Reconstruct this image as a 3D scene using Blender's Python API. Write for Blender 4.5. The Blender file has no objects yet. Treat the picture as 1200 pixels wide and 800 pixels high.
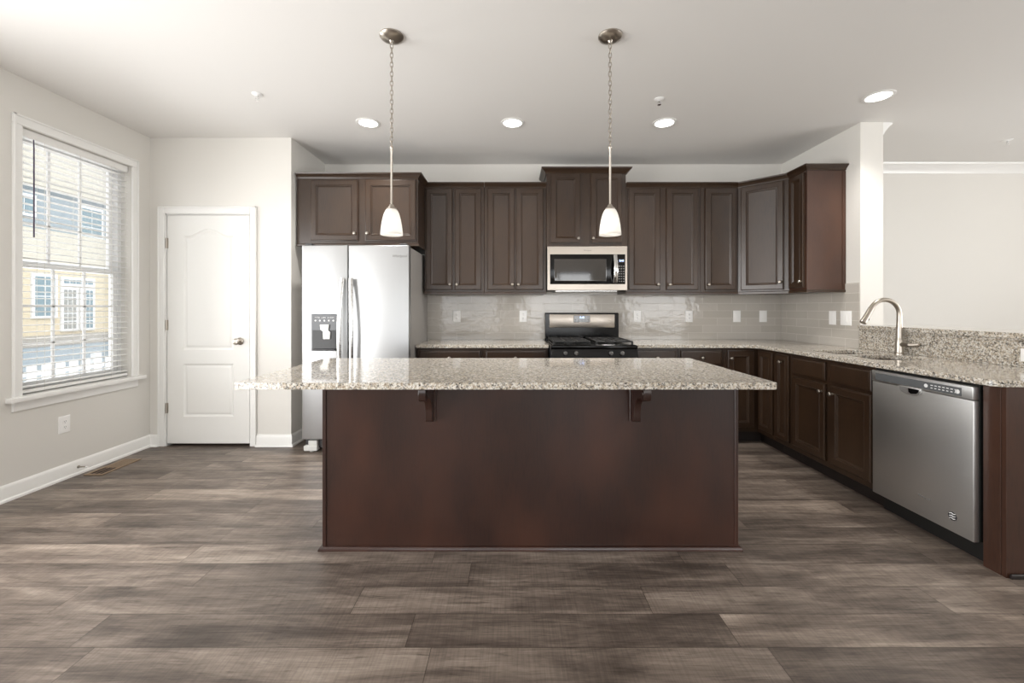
import bpy, bmesh, math, random
from mathutils import Vector, Matrix
random.seed(7)
S = bpy.context.scene
COL = S.collection
PI = math.pi

# ------------------------------------------------------------------ camera
F = 490.0                                   # focal length in pixels of the 1200 px frame
cam = bpy.data.objects.new('camera', bpy.data.cameras.new('camera'))
COL.objects.link(cam)
cam.location = (0, 0, 1.23)
cam.rotation_euler = (PI/2, 0, 0)
cam.data.sensor_width = 36
cam.data.lens = 36*F/1200
cam.data.shift_y = -39/1200
cam.data.clip_start = 0.05
cam.data.clip_end = 200
S.camera = cam
# ------------------------------------------------------------------ world, sun, daylight
W = bpy.data.worlds.new('world'); S.world = W; W.use_nodes = True
bg = W.node_tree.nodes['Background']
bg.inputs[0].default_value = (0.80, 0.90, 1.0, 1); bg.inputs[1].default_value = 1.0
S.view_settings.view_transform = 'Standard'; S.view_settings.look = 'None'
S.view_settings.gamma = 1; S.view_settings.use_curve_mapping = False
S.view_settings.exposure = 0.55
def light(name, kind, loc, rot, power, color=(1,1,1), size=None, parent=None, spread=None, spot=None, radius=None):
    l = bpy.data.lights.new(name, kind); l.energy = power; l.color = color
    if size: l.shape = 'RECTANGLE'; l.size, l.size_y = size
    if spread: l.spread = spread
    if spot: l.spot_size = spot; l.spot_blend = 0.9
    if radius: l.shadow_soft_size = radius
    o = bpy.data.objects.new(name, l); COL.objects.link(o)
    o.location = loc; o.rotation_euler = rot; o.parent = parent
    return o
sun = light('sun', 'SUN', (10, 0, 20), (math.radians(12), math.radians(48), 0), 1.6, (1, .97, .92)); sun.data.angle = .02
DAY = (1.0, 0.993, 0.982)
# daylight entering at the glazing (patio door on the left behind the camera, three rear windows)
light('daylight_patio', 'AREA', (-3.16, 0.50, 1.22), (0, -PI/2-math.radians(3), 0), 104, DAY, (2.2, 2.6))
UPT = math.radians(117)
light('daylight_rear_left', 'AREA', (-1.4, -4.30, 1.50), (UPT, 0, 0), 22, DAY, (2.0, 1.7))
light('daylight_rear_centre', 'AREA', (1.4, -4.30, 1.50), (UPT, 0, 0), 38, DAY, (2.0, 1.7))
light('daylight_rear_right', 'AREA', (4.6, -4.30, 1.50), (UPT, 0, 0), 40, DAY, (2.0, 1.7))
light('fill_light_right', 'AREA', (6.80, 1.20, 1.50), (0, PI/2+math.radians(32), 0), 72, DAY, (1.7, 2.2))  # added fill lamp, brightens the left wall and evens out the room
light('daylight_window', 'AREA', (-3.15, 3.02, 1.50), (0, -PI/2, 0), 7, DAY, (1.5, 0.5), spread=math.radians(100))
light('daylight_window_outside', 'AREA', (-3.46, 3.15, 1.55), (0, -PI/2, 0), 8, DAY, (1.7, 0.78))

# ------------------------------------------------------------------ helpers
def srgb(r, g, b):
    f = lambda c: (c/255/12.92) if c/255 <= .04045 else ((c/255+.055)/1.055)**2.4
    return (f(r), f(g), f(b), 1)
class G:
    def __init__(s): s.bm = bmesh.new()
    def box(s, x0, x1, y0, y1, z0, z1, b=0, seg=1):
        vs = [s.bm.verts.new((x, y, z)) for x in (x0, x1) for y in (y0, y1) for z in (z0, z1)]
        fs = [s.bm.faces.new([vs[i] for i in q]) for q in ((0,1,3,2),(4,6,7,5),(0,4,5,1),(2,3,7,6),(0,2,6,4),(1,5,7,3))]
        if b:
            es = list({e for f in fs for e in f.edges})
            bmesh.ops.bevel(s.bm, geom=es, offset=b, segments=seg, affect='EDGES', profile=.5)
        return s
    def cyl(s, p0, p1, r0, r1=None, n=20, caps=True):
        return s.tube([p0, p1], [r0, r0 if r1 is None else r1], n, caps)
    def tube(s, pts, r, n=12, caps=True, flat=1.0, up=None):
        pts = [Vector(p) for p in pts]
        if not isinstance(r, (list, tuple)): r = [r]*len(pts)
        rings = []; prev = None
        for i, p in enumerate(pts):
            t = (pts[min(i+1, len(pts)-1)] - pts[max(i-1, 0)]).normalized()
            if prev is None:
                a = Vector(up) if up else (Vector((0,0,1)) if abs(t.z) < .9 else Vector((1,0,0)))
                u = (a - t*a.dot(t)).normalized()
            else:
                u = (prev - t*prev.dot(t)).normalized()
            prev = u; v = t.cross(u)
            rings.append([s.bm.verts.new(p + u*math.cos(2*PI*k/n)*r[i] + v*math.sin(2*PI*k/n)*r[i]*flat) for k in range(n)])
        for a, b in zip(rings, rings[1:]):
            for k in range(n): s.bm.faces.new((a[k], a[(k+1)%n], b[(k+1)%n], b[k]))
        if caps:
            s.bm.faces.new(rings[0][::-1]); s.bm.faces.new(rings[-1])
        return s
    def loop_tube(s, pts, r, n=6):
        pts = [Vector(p) for p in pts]; m = len(pts); c = sum(pts, Vector())/m
        nrm = (pts[0]-c).cross(pts[m//4]-c).normalized(); rings = []
        for i, p in enumerate(pts):
            t = (pts[(i+1)%m]-pts[i-1]).normalized(); u = nrm; v = t.cross(u)
            rings.append([s.bm.verts.new(p + u*math.cos(2*PI*k/n)*r + v*math.sin(2*PI*k/n)*r) for k in range(n)])
        for i in range(m):
            a, b = rings[i], rings[(i+1)%m]
            for k in range(n): s.bm.faces.new((a[k], a[(k+1)%n], b[(k+1)%n], b[k]))
        return s
    def lathe(s, prof, c=(0,0,0), axis='Z', n=32, capa=True, capb=True):
        rings = []
        for r, h in prof:
            ring = []
            for k in range(n):
                a = 2*PI*k/n; x, y = r*math.cos(a), r*math.sin(a)
                p = {'Z': (x, y, h), '-Y': (x, -h, y), '-X': (-h, x, y)}[axis]
                ring.append(s.bm.verts.new((c[0]+p[0], c[1]+p[1], c[2]+p[2])))
            rings.append(ring)
        for a, b in zip(rings, rings[1:]):
            for k in range(n): s.bm.faces.new((a[k], a[(k+1)%n], b[(k+1)%n], b[k]))
        if capa: s.bm.faces.new(rings[0][::-1])
        if capb: s.bm.faces.new(rings[-1])
        return s
    def prism(s, poly, z0, z1, axis='Z', holes=()):
        """poly of 2-D points pushed along an axis (Z: x,y ; X: y,z ; Y: x,z)"""
        f3 = {'Z': lambda a, b, h: (a, b, h), 'X': lambda a, b, h: (h, a, b), 'Y': lambda a, b, h: (a, h, b)}[axis]
        es = []; verts = []
        for lp in [poly]+list(holes):
            v = [s.bm.verts.new(f3(p[0], p[1], z0)) for p in lp]; verts += v
            es += [s.bm.edges.new((v[i], v[(i+1)%len(v)])) for i in range(len(v))]
        if holes or len(poly) > 4:
            r = bmesh.ops.triangle_fill(s.bm, edges=es, use_beauty=True)
            fs = [g for g in r['geom'] if isinstance(g, bmesh.types.BMFace)]
        else: fs = [s.bm.faces.new(verts)]
        r = bmesh.ops.extrude_face_region(s.bm, geom=fs)
        d = Vector(f3(0, 0, z1-z0))
        for g in r['geom']:
            if isinstance(g, bmesh.types.BMVert): g.co += d
        return s
    def rings(s, w, h, prof, x=0, z=0, y=0, shape=None):
        """concentric rings over a w x h rectangle facing -y; prof is (inset, height)"""
        R = []
        for ins, t in prof:
            if shape: pts = shape(ins)
            else: pts = [(ins, ins), (w-ins, ins), (w-ins, h-ins), (ins, h-ins)]
            R.append([s.bm.verts.new((x+a, y-t, z+b)) for a, b in pts])
        for a, b in zip(R, R[1:]):
            m = len(a)
            for k in range(m): s.bm.faces.new((a[k], a[(k+1)%m], b[(k+1)%m], b[k]))
        s.bm.faces.new(R[-1])
        return s
    def sweep(s, path, prof, closed=False):
        """prof (out, z) swept along a 2-D path with mitres; out is to the right of the path"""
        P = [Vector(p) for p in path]; R = []
        for i, p in enumerate(P):
            d0 = (P[i]-P[i-1]).normalized() if i else None
            d1 = (P[i+1]-P[i]).normalized() if i < len(P)-1 else None
            if d0 is None: d0 = d1
            if d1 is None: d1 = d0
            n0 = Vector((d0.y, -d0.x)); n1 = Vector((d1.y, -d1.x)); m = (n0+n1).normalized(); m = m/max(.2, m.dot(n0))
            R.append([s.bm.verts.new((p.x+m.x*o, p.y+m.y*o, z)) for o, z in prof])
        for a, b in zip(R, R[1:]):
            k = len(a)
            for j in range(k): s.bm.faces.new((a[j], a[(j+1)%k], b[(j+1)%k], b[j]))
        s.bm.faces.new(R[0][::-1]); s.bm.faces.new(R[-1])
        return s
    def obj(s, name, mat, parent=None, bevel=0, ang=35, solid=0):
        bmesh.ops.recalc_face_normals(s.bm, faces=s.bm.faces[:])
        me = bpy.data.meshes.new(name); s.bm.to_mesh(me); s.bm.free()
        me.polygons.foreach_set('use_smooth', [True]*len(me.polygons))
        me.set_sharp_from_angle(angle=math.radians(ang))
        me.materials.append(mat)
        o = bpy.data.objects.new(name, me); COL.objects.link(o); o.parent = parent
        if bevel:
            m = o.modifiers.new('bevel', 'BEVEL'); m.width = bevel; m.segments = 2; m.limit_method = 'ANGLE'; m.angle_limit = math.radians(50)
        if solid:
            m = o.modifiers.new('solid', 'SOLIDIFY'); m.thickness = solid
        return o
def tag(o, label, cat, group=None, kind=None):
    o['label'] = label; o['category'] = cat
    if group: o['group'] = group
    if kind: o['kind'] = kind
    return o
def thing(name, label, cat, loc=(0,0,0), rz=0, group=None):
    o = bpy.data.objects.new(name, None); COL.objects.link(o)
    o.location = loc; o.rotation_euler = (0, 0, rz); o.empty_display_size = .1
    return tag(o, label, cat, group)
def struct(o): o['kind'] = 'structure'; return o
def rootstruct(name, loc=(0,0,0), rz=0):
    o = bpy.data.objects.new(name, None); COL.objects.link(o); o.location = loc; o.rotation_euler = (0,0,rz); return struct(o)
def dup(root, loc, label, group=None, rz=None):
    def cp(o, par):
        c = o.copy(); COL.objects.link(c); c.parent = par
        for ch in list(o.children): cp(ch, c)
        return c
    r = cp(root, None); r.location = loc; r['label'] = label
    if rz is not None: r.rotation_euler = (0, 0, rz)
    if group: r['group'] = group
    return r
def text(name, body, size, mat, parent, loc, rot=(PI/2, 0, 0), depth=.0006, align='CENTER', font_shear=0):
    cu = bpy.data.curves.new(name, 'FONT'); cu.body = body; cu.size = size; cu.extrude = depth
    cu.align_x = align; cu.align_y = 'CENTER'; cu.shear = font_shear
    t = bpy.data.objects.new(name, cu); COL.objects.link(t)
    bpy.context.view_layer.update()
    me = bpy.data.meshes.new_from_object(t.evaluated_get(bpy.context.evaluated_depsgraph_get()))
    bpy.data.objects.remove(t)
    me.materials.clear(); me.materials.append(mat)
    o = bpy.data.objects.new(name, me); COL.objects.link(o); o.parent = parent
    o.location = loc; o.rotation_euler = rot
    return o

# ------------------------------------------------------------------ materials
class M:
    def __init__(s, name, color=(.8,.8,.8,1), rough=.5, metal=0, **kw):
        s.m = bpy.data.materials.new(name); s.m.use_nodes = True; s.nt = s.m.node_tree
        s.b = s.nt.nodes['Principled BSDF']
        s.b.inputs['Base Color'].default_value = color; s.b.inputs['Roughness'].default_value = rough
        s.b.inputs['Metallic'].default_value = metal
        for k, v in kw.items(): s.b.inputs[k.replace('_', ' ')].default_value = v
    def n(s, t, ins=None, **props):
        nd = s.nt.nodes.new(t)
        for k, v in props.items(): setattr(nd, k, v)
        for k, v in (ins or {}).items():
            if isinstance(v, bpy.types.NodeSocket): s.nt.links.new(v, nd.inputs[k])
            else: nd.inputs[k].default_value = v
        return nd
    def link(s, a, b): s.nt.links.new(a, s.b.inputs[b] if isinstance(b, str) else b)
    def coords(s, scale=(1,1,1), loc=(0,0,0)):
        tc = s.n('ShaderNodeTexCoord'); mp = s.n('ShaderNodeMapping', {'Vector': tc.outputs['Object'], 'Scale': scale, 'Location': loc})
        return mp.outputs[0]
    def noise(s, vec, scale=5, detail=3, rough=.5, dist=0):
        return s.n('ShaderNodeTexNoise', {'Vector': vec, 'Scale': scale, 'Detail': detail, 'Roughness': rough, 'Distortion': dist}).outputs[0]
    def ramp(s, fac, stops, interp='LINEAR'):
        r = s.n('ShaderNodeValToRGB', {'Fac': fac}); cr = r.color_ramp; cr.interpolation = interp
        while len(cr.elements) < len(stops): cr.elements.new(.5)
        for e, (p, c) in zip(cr.elements, stops): e.position = p; e.color = c
        return r.outputs[0]
    def mix(s, fac, a, b, mode='MIX'):
        r = s.n('ShaderNodeMix', data_type='RGBA', blend_type=mode)
        for i, v in ((0, fac), (6, a), (7, b)):
            if isinstance(v, bpy.types.NodeSocket): s.nt.links.new(v, r.inputs[i])
            else: r.inputs[i].default_value = v
        return r.outputs[2]
    def math(s, op, a, b=0):
        r = s.n('ShaderNodeMath', operation=op)
        for i, v in enumerate((a, b)):
            if isinstance(v, bpy.types.NodeSocket): s.nt.links.new(v, r.inputs[i])
            else: r.inputs[i].default_value = v
        return r.outputs[0]
    def bump(s, h, strength=.2, dist=.002):
        b = s.n('ShaderNodeBump', {'Height': h, 'Strength': strength, 'Distance': dist}); s.link(b.outputs[0], 'Normal')

def m_paint(name, c, rough=.6):
    m = M(name, c, rough); m.bump(m.noise(m.coords(), 160, 2), .04, .001); return m.m
WALL = m_paint('wall_paint', srgb(226, 223, 217), .55)
CEIL = m_paint('ceiling_paint', srgb(236, 234, 231), .8)
TRIM = M('white_trim_paint', srgb(242, 241, 238), .3).m
DOORP = M('white_door_paint', srgb(238, 237, 233), .35).m

def m_wood(name, dark, mid, red, rough=.33, mott=1.0, coat=.25, big=3.0):
    m = M(name, mid, rough, Coat_Weight=coat, Coat_Roughness=.16)
    g = m.noise(m.coords((38, 38, 3.2)), 3, 6, .6, .4)
    bgn = m.noise(m.coords((1, 1, .55)), big, 2, .5)
    c = m.ramp(g, [(.3, dark), (.55, mid), (.8, dark)])
    bl = m.ramp(bgn, [(.38, (0,0,0,1)), (.68, (mott, mott, mott, 1))])
    c = m.mix(bl, c, red); m.link(c, 'Base Color')
    m.bump(g, .05, .001)
    return m.m
WOOD = m_wood('dark_stained_maple', srgb(38, 26, 17), srgb(54, 38, 26), srgb(62, 45, 31), .30, .6, .10)
WOODP = m_wood('dark_stained_maple_panel', srgb(38, 23, 19), srgb(48, 29, 23), srgb(72, 43, 32), .28, .62, .3, 3.6)
WOODE = m_wood('dark_stained_end_panel', srgb(52, 33, 25), srgb(64, 41, 31), srgb(80, 52, 38), .32, .8)
KICK = M('toe_kick_black_brown', srgb(30, 22, 19), .5).m

def m_granite():
    m = M('speckled_granite', rough=.07, Coat_Weight=.0)
    co = m.coords()
    v1 = m.n('ShaderNodeTexVoronoi', {'Vector': co, 'Scale': 125.0, 'Randomness': 1.0})
    s1 = m.n('ShaderNodeSeparateColor', {'Color': v1.outputs['Color']})
    c1 = m.ramp(s1.outputs[0], [(0, srgb(36, 36, 40)), (.12, srgb(100, 98, 96)), (.24, srgb(164, 150, 130)), (.42, srgb(196, 184, 164)), (.62, srgb(220, 216, 208)), (.90, srgb(140, 122, 102))], 'CONSTANT')
    v2 = m.n('ShaderNodeTexVoronoi', {'Vector': co, 'Scale': 250.0, 'Randomness': 1.0})
    s2 = m.n('ShaderNodeSeparateColor', {'Color': v2.outputs['Color']})
    c2 = m.ramp(s2.outputs[1], [(0, srgb(40, 40, 42)), (.13, srgb(150, 140, 126)), (.45, srgb(212, 206, 196))], 'CONSTANT')
    m.link(m.mix(.45, c1, c2), 'Base Color')
    return m.m
GRAN = m_granite()

def m_floor():
    m = M('grey_brown_plank_floor', rough=.42)
    co = m.coords(); sp = m.n('ShaderNodeSeparateXYZ', {'Vector': co})
    PW, PL = .1662, 1.22
    yy = m.math('DIVIDE', m.math('SUBTRACT', sp.outputs[1], .0210), PW)
    row = m.math('FLOOR', yy); fy = m.math('FRACT', yy)
    wr = m.n('ShaderNodeTexWhiteNoise', {'W': m.math('ADD', row, 3.37)}, noise_dimensions='1D').outputs[0]
    xx = m.math('ADD', m.math('DIVIDE', sp.outputs[0], PL), m.math('MULTIPLY', wr, 7.0))
    colm = m.math('FLOOR', xx); fx = m.math('FRACT', xx)
    idv = m.n('ShaderNodeCombineXYZ', {0: row, 1: colm, 2: 1.7}).outputs[0]
    wn = m.n('ShaderNodeTexWhiteNoise', {'Vector': idv}, noise_dimensions='3D')
    idr = wn.outputs[0]; idc = wn.outputs[1]
    off = m.n('ShaderNodeVectorMath', {0: idc, 1: (37.0, 23.0, 11.0)}, operation='MULTIPLY').outputs[0]
    vec = m.n('ShaderNodeVectorMath', {0: co, 1: off}, operation='ADD').outputs[0]
    def nz(sc, scale, det, ro, di):
        mp = m.n('ShaderNodeMapping', {'Vector': vec, 'Scale': sc}).outputs[0]
        return m.noise(mp, scale, det, ro, di)
    cloud = nz((1.0, 5.5, 1), 1.8, 5, .62, .5)         # broad smoky streaks along the board
    grain = nz((2.2, 30, 1), 3.0, 7, .68, 1.0)         # fine grain
    saw = nz((85, 3.5, 1), 1.6, 3, .6, .0)             # cross-cut saw marks
    c = m.ramp(cloud, [(.28, srgb(76, 67, 60)), (.44, srgb(106, 95, 87)), (.58, srgb(132, 120, 110)), (.74, srgb(160, 148, 137))])
    g = m.ramp(grain, [(.29, (.44,.42,.40,1)), (.44, (.88,.87,.86,1)), (.66, (1.15,1.15,1.15,1))])
    c = m.mix(1.0, c, g, 'MULTIPLY')
    sg = m.ramp(saw, [(.38, (.82,.82,.82,1)), (.58, (1.08,1.08,1.08,1))])
    c = m.mix(.7, c, sg, 'MULTIPLY')
    tone = m.ramp(idr, [(0, (.66,.64,.63,1)), (.5, (.90,.89,.88,1)), (.8, (1.05,1.04,1.03,1)), (1, (1.24,1.23,1.21,1))])
    c = m.mix(1.0, c, tone, 'MULTIPLY')
    ey = m.math('MINIMUM', fy, m.math('SUBTRACT', 1.0, fy)); ex = m.math('MINIMUM', fx, m.math('SUBTRACT', 1.0, fx))
    gap = m.math('MINIMUM', m.math('MULTIPLY', ey, PW), m.math('MULTIPLY', ex, PL))
    gl = m.ramp(m.math('DIVIDE', gap, .004), [(.2, (.42,.40,.38,1)), (.55, (1,1,1,1))])
    c = m.mix(1.0, c, gl, 'MULTIPLY'); m.link(c, 'Base Color')
    m.link(m.ramp(grain, [(.3, (.5,.5,.5,1)), (.7, (.34,.34,.34,1))]), 'Roughness')
    m.bump(m.math('ADD', m.math('MULTIPLY', grain, .5), gl), .10, .0015)
    return m.m
FLOOR = m_floor()

def m_tile():
    m = M('glossy_taupe_tile', rough=.10)
    co = m.coords(); sp = m.n('ShaderNodeSeparateXYZ', {'Vector': co})
    u = m.math('SUBTRACT', sp.outputs[0], sp.outputs[1])
    v = m.n('ShaderNodeCombineXYZ', {0: m.math('ADD', u, 20.09), 1: m.math('ADD', sp.outputs[2], .012 + 7.2), 2: 0.0}).outputs[0]
    br = m.n('ShaderNodeTexBrick', {'Vector': v, 'Color1': srgb(184, 178, 169), 'Color2': srgb(194, 188, 180), 'Mortar': srgb(208, 204, 197),
             'Scale': 1.0, 'Mortar Size': .0016, 'Mortar Smooth': .1, 'Brick Width': .305, 'Row Height': .0765})
    br.offset = .5
    m.link(br.outputs[0], 'Base Color')
    m.link(m.ramp(br.outputs[1], [(0, (.08,.08,.08,1)), (1, (.5,.5,.5,1))]), 'Roughness')
    nz = m.noise(v, 13, 2, .5, .6)
    h = m.math('SUBTRACT', m.math('MULTIPLY', nz, 1.6), m.math('MULTIPLY', br.outputs[1], .5))
    m.bump(h, .25, .005)
    return m.m
TILE = m_tile()

def m_steel(name, c, rough, streak=(1, 1, 60), bump=.03, metal=1.0):
    m = M(name, c, rough, metal)
    g = m.noise(m.coords(streak), 12, 3)
    m.link(m.ramp(g, [(.3, (rough*.85,)*3+(1,)), (.7, (rough*1.2,)*3+(1,))]), 'Roughness')
    m.bump(g, bump, .0005); return m.m
STEEL = m_steel('brushed_stainless', srgb(205, 204, 202), .26, (1, 1, 60))
FRSTEEL = m_steel('satin_stainless_fridge', srgb(184, 185, 186), .38, (1, 1, 50), .02)
DWSTEEL = m_steel('brushed_stainless_dishwasher', srgb(206, 206, 205), .42, (1, 1, 90), .03)
WARMST = m_steel('warm_stainless', srgb(182, 173, 163), .32, (1, 1, 60))
NICK = M('satin_nickel', srgb(178, 170, 160), .30, 1).m
KNOBM = M('dark_metal_knob', srgb(120, 118, 116), .3, .9).m
CHROME = M('polished_chrome', srgb(232, 232, 232), .08, 1).m
BLACK = M('black_enamel', srgb(12, 11, 11), .14, 0, Specular_IOR_Level=.3).m
BLACKM = M('matte_black_iron', srgb(24, 23, 22), .5).m
DGREY = M('dark_grey_plastic', srgb(52, 52, 54), .35).m
FSIDE = M('grey_fridge_cabinet', srgb(150, 146, 142), .45).m
GLASSBK = M('smoked_black_glass', srgb(44, 40, 37), .05, 0, Specular_IOR_Level=.8).m
PANEL = M('grey_touch_panel', srgb(96, 98, 100), .15).m
WHITEP = M('white_plastic', srgb(250, 249, 247), .3).m
SLOT = M('dark_slot', srgb(60, 58, 56), .6).m
INK = M('grey_lettering', srgb(120, 118, 116), .4).m
WINK = M('white_lettering', srgb(235, 235, 235), .4).m
VINYL = M('white_vinyl_frame', srgb(236, 236, 236), .35).m
SLAT = M('white_slat', srgb(240, 239, 236), .4).m
CORDM = M('pale_cord', srgb(225, 222, 214), .7).m
WAND = M('translucent_plum_wand', srgb(84, 72, 96), .25).m
BRONZE = M('brown_vent_metal', srgb(150, 128, 104), .45, .3).m
VENTD = M('vent_dark', srgb(46, 32, 26), .7).m
def m_emit(name, c, st, base=(.9,.9,.9,1)):
    m = M(name, base, .4); m.b.inputs['Emission Color'].default_value = c; m.b.inputs['Emission Strength'].default_value = st; return m.m
LENS = m_emit('lit_lamp_lens', (1, .97, .92, 1), 4.5)
BLUE = m_emit('blue_clock_digits', (.25, .45, 1, 1), 2.5)
BULB = m_emit('lit_bulb', (1, .95, .86, 1), 2.2)
def m_glass():
    m = bpy.data.materials.new('window_glass'); m.use_nodes = True; nt = m.node_tree; nt.nodes.clear()
    o = nt.nodes.new('ShaderNodeOutputMaterial'); mx = nt.nodes.new('ShaderNodeMixShader')
    t = nt.nodes.new('ShaderNodeBsdfTransparent'); g = nt.nodes.new('ShaderNodeBsdfGlossy'); g.inputs['Roughness'].default_value = .02
    fr = nt.nodes.new('ShaderNodeFresnel'); fr.inputs[0].default_value = 1.35
    nt.links.new(fr.outputs[0], mx.inputs[0]); nt.links.new(t.outputs[0], mx.inputs[1]); nt.links.new(g.outputs[0], mx.inputs[2]); nt.links.new(mx.outputs[0], o.inputs[0])
    return m
GLASS = m_glass()
def m_frost():
    m = bpy.data.materials.new('frosted_white_glass'); m.use_nodes = True; nt = m.node_tree; nt.nodes.clear()
    o = nt.nodes.new('ShaderNodeOutputMaterial'); mx = nt.nodes.new('ShaderNodeMixShader'); mx.inputs[0].default_value = .55
    d = nt.nodes.new('ShaderNodeBsdfTranslucent'); d.inputs[0].default_value = (.97, .96, .94, 1)
    p = nt.nodes.new('ShaderNodeBsdfPrincipled'); p.inputs['Base Color'].default_value = (.92, .91, .89, 1); p.inputs['Roughness'].default_value = .25
    nt.links.new(p.outputs[0], mx.inputs[1]); nt.links.new(d.outputs[0], mx.inputs[2]); nt.links.new(mx.outputs[0], o.inputs[0])
    return m
FROST = m_frost()
def m_siding(name, c, pitch=.125):
    m = M(name, c, .6); sp = m.n('ShaderNodeSeparateXYZ', {'Vector': m.coords()})
    f = m.math('FRACT', m.math('DIVIDE', sp.outputs[2], pitch)); m.bump(f, .9, .02)
    e = m.ramp(f, [(.0, (.72,.70,.68,1)), (.08, (1,1,1,1))]); m.link(m.mix(1.0, c, e, 'MULTIPLY'), 'Base Color'); return m.m
SIDE1 = m_siding('cream_lap_siding', srgb(218, 204, 176)); SIDE2 = m_siding('pale_lap_siding', srgb(214, 206, 190))
SIDE3 = m_siding('blue_grey_siding', srgb(158, 168, 174))
HGLASS = M('house_window_glass', srgb(120, 142, 150), .06).m
HGLASSG = M('house_screen_glass', srgb(150, 150, 144), .25).m
GROUND = M('pale_concrete', srgb(206, 204, 200), .8).m
DECK = M('grey_deck_band', srgb(160, 154, 146), .7).m

# ------------------------------------------------------------------ the room
H = 2.75                    # ceiling
XL = -3.23; YB = 4.42       # left wall, back wall
YP = 3.73; XA = -1.97       # pantry wall plane and its corner
XR = 2.85; YC = 3.42; XR2 = 3.036   # right stub wall, its end and its far face
YR = -4.5; XF = 7.0
struct(G().box(XL-.3, XF+.2, YR-.2, YB+.2, -.12, 0).obj('floor', FLOOR))
struct(G().box(XL-.3, XF+.2, YR-.2, YB+.2, H, H+.12).obj('ceiling', CEIL))
struct(G().box(XA-.0, XF+.2, YB, YB+.15, 0, H).obj('wall_back', WALL))
# left wall with window opening and patio-door opening
WY0, WY1, WZ0, WZ1 = 2.75, 3.545, .65, 2.43
PY0, PY1, PZ1 = -.90, 1.90, 2.42
g = G(); xa, xb = XL-.15, XL
g.box(xa, xb, YR, PY0, 0, H); g.box(xa, xb, PY0, PY1, PZ1, H); g.box(xa, xb, PY1, WY0, 0, H)
g.box(xa, xb, WY0, WY1, 0, WZ0); g.box(xa, xb, WY0, WY1, WZ1, H); g.box(xa, xb, WY1, YP+.12, 0, H)
struct(g.obj('wall_left', WALL))
# pantry wall with door opening, and its return beside the refrigerator
DX0, DX1, DZ1 = -3.095, -2.327, 2.075
g = G(); g.box(XL, DX0, YP, YP+.12, 0, H); g.box(DX1, XA, YP, YP+.12, 0, H); g.box(DX0, DX1, YP, YP+.12, DZ1, H)
g.box(XA-.12, XA, YP+.12, YB+.15, 0, H)
g.box(XL-.15, XA-.12, YB, YB+.15, 0, H); g.box(XL-.15, XL, YP+.12, YB, 0, H)
struct(g.obj('wall_pantry', WALL))
struct(G().box(XR, XR2, YC, YB, 0, H).obj('wall_right', WALL))
struct(G().box(XR+.02, XR2-.02, 1.925, YC, 0, 1.06).obj('wall_knee', WALL))
g = G(); g.box(XF, XF+.15, YR, 0, 0, H); g.box(XF, XF+.15, 2.4, YB, 0, H); g.box(XF, XF+.15, 0, 2.4, 0, .65); g.box(XF, XF+.15, 0, 2.4, 2.35, H)
struct(g.obj('wall_far_right', WALL))
g = G(); wx = [(-2.4, -.4), (.4, 2.4), (3.6, 5.6)]; xs = XL-.15
for a, b in wx:
    g.box(xs, a, YR-.15, YR, 0, H); g.box(a, b, YR-.15, YR, 0, .65); g.box(a, b, YR-.15, YR, 2.35, H); xs = b
g.box(xs, XF+.15, YR-.15, YR, 0, H)
struct(g.obj('wall_rear', WALL))
# baseboards
BB = [(0, 0), (.014, 0), (.014, .085), (.009, .098), (.004, .105), (0, .105)]
SH = [(.014, 0), (.028, 0), (.026, .012), (.020, .018), (.014, .019)]
def base(name, path):
    g = G(); g.sweep(path, BB); g.sweep(path, SH); return struct(g.obj(name, TRIM))
base('baseboard_left', [(XL, PY1+.06), (XL, YP), (DX0-.052, YP)])
base('baseboard_left', [(XL, YR), (XL, PY0-.06)])
base('baseboard_pantry', [(DX1+.052, YP), (XA, YP), (XA, YB)])
base('baseboard_far_room', [(XR2, YC), (XR2, YB)][::-1] and [(XR2, YB), (XF, YB)])
# crown moulding of the far room (wall stub's far side, then back wall)
CR = [(0, H-.10), (.008, H-.10), (.012, H-.085), (.030, H-.06), (.055, H-.030), (.075, H-.018), (.08, H-.001), (0, H-.001)]
struct(G().sweep([(XR2, YC), (XR2, YB), (XF, YB)], CR).obj('trim_1', TRIM))

# ---- window 1 (left wall) : origin at the world, parts in world coordinates
w = rootstruct('window_1')
CAS = .055
g = G()
for (y0, y1, z0, z1) in ((WY0-CAS, WY0, WZ0, WZ1), (WY1, WY1+CAS, WZ0, WZ1), (WY0-CAS, WY1+CAS, WZ1, WZ1+.065)):
    g.box(XL, XL+.016, y0, y1, z0, z1, .004)
g.box(XL+.016, XL+.024, WY0-CAS, WY0-CAS+.014, WZ0, WZ1+.065, .003); g.box(XL+.016, XL+.024, WY1+CAS-.014, WY1+CAS, WZ0, WZ1+.065, .003)
g.box(XL+.016, XL+.024, WY0-CAS, WY1+CAS, WZ1+.051, WZ1+.065, .003)
g.obj('window_casing', TRIM, w)
g = G(); g.box(XL-.10, XL, WY0, WY1, WZ0-.03, WZ0+.003, .004); g.box(XL, XL+.05, WY0-CAS-.035, WY1+CAS+.045, WZ0-.03, WZ0+.003, .006, 2)
g.obj('window_stool', TRIM, w)
G().box(XL, XL+.014, WY0-CAS, WY1+CAS, WZ0-.092, WZ0-.03, .003).obj('window_apron', TRIM, w)
g = G()                                       # vinyl frame deep in the opening
fx0, fx1 = XL-.16, XL-.085
g.box(fx0, fx1, WY0, WY0+.03, WZ0+.003, WZ1); g.box(fx0, fx1, WY1-.03, WY1, WZ0+.003, WZ1)
g.box(fx0, fx1, WY0+.03, WY1-.03, WZ1-.03, WZ1); g.box(fx0, fx1, WY0+.03, WY1-.03, WZ0+.003, WZ0+.03)
g.obj('window_frame', VINYL, w)
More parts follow.
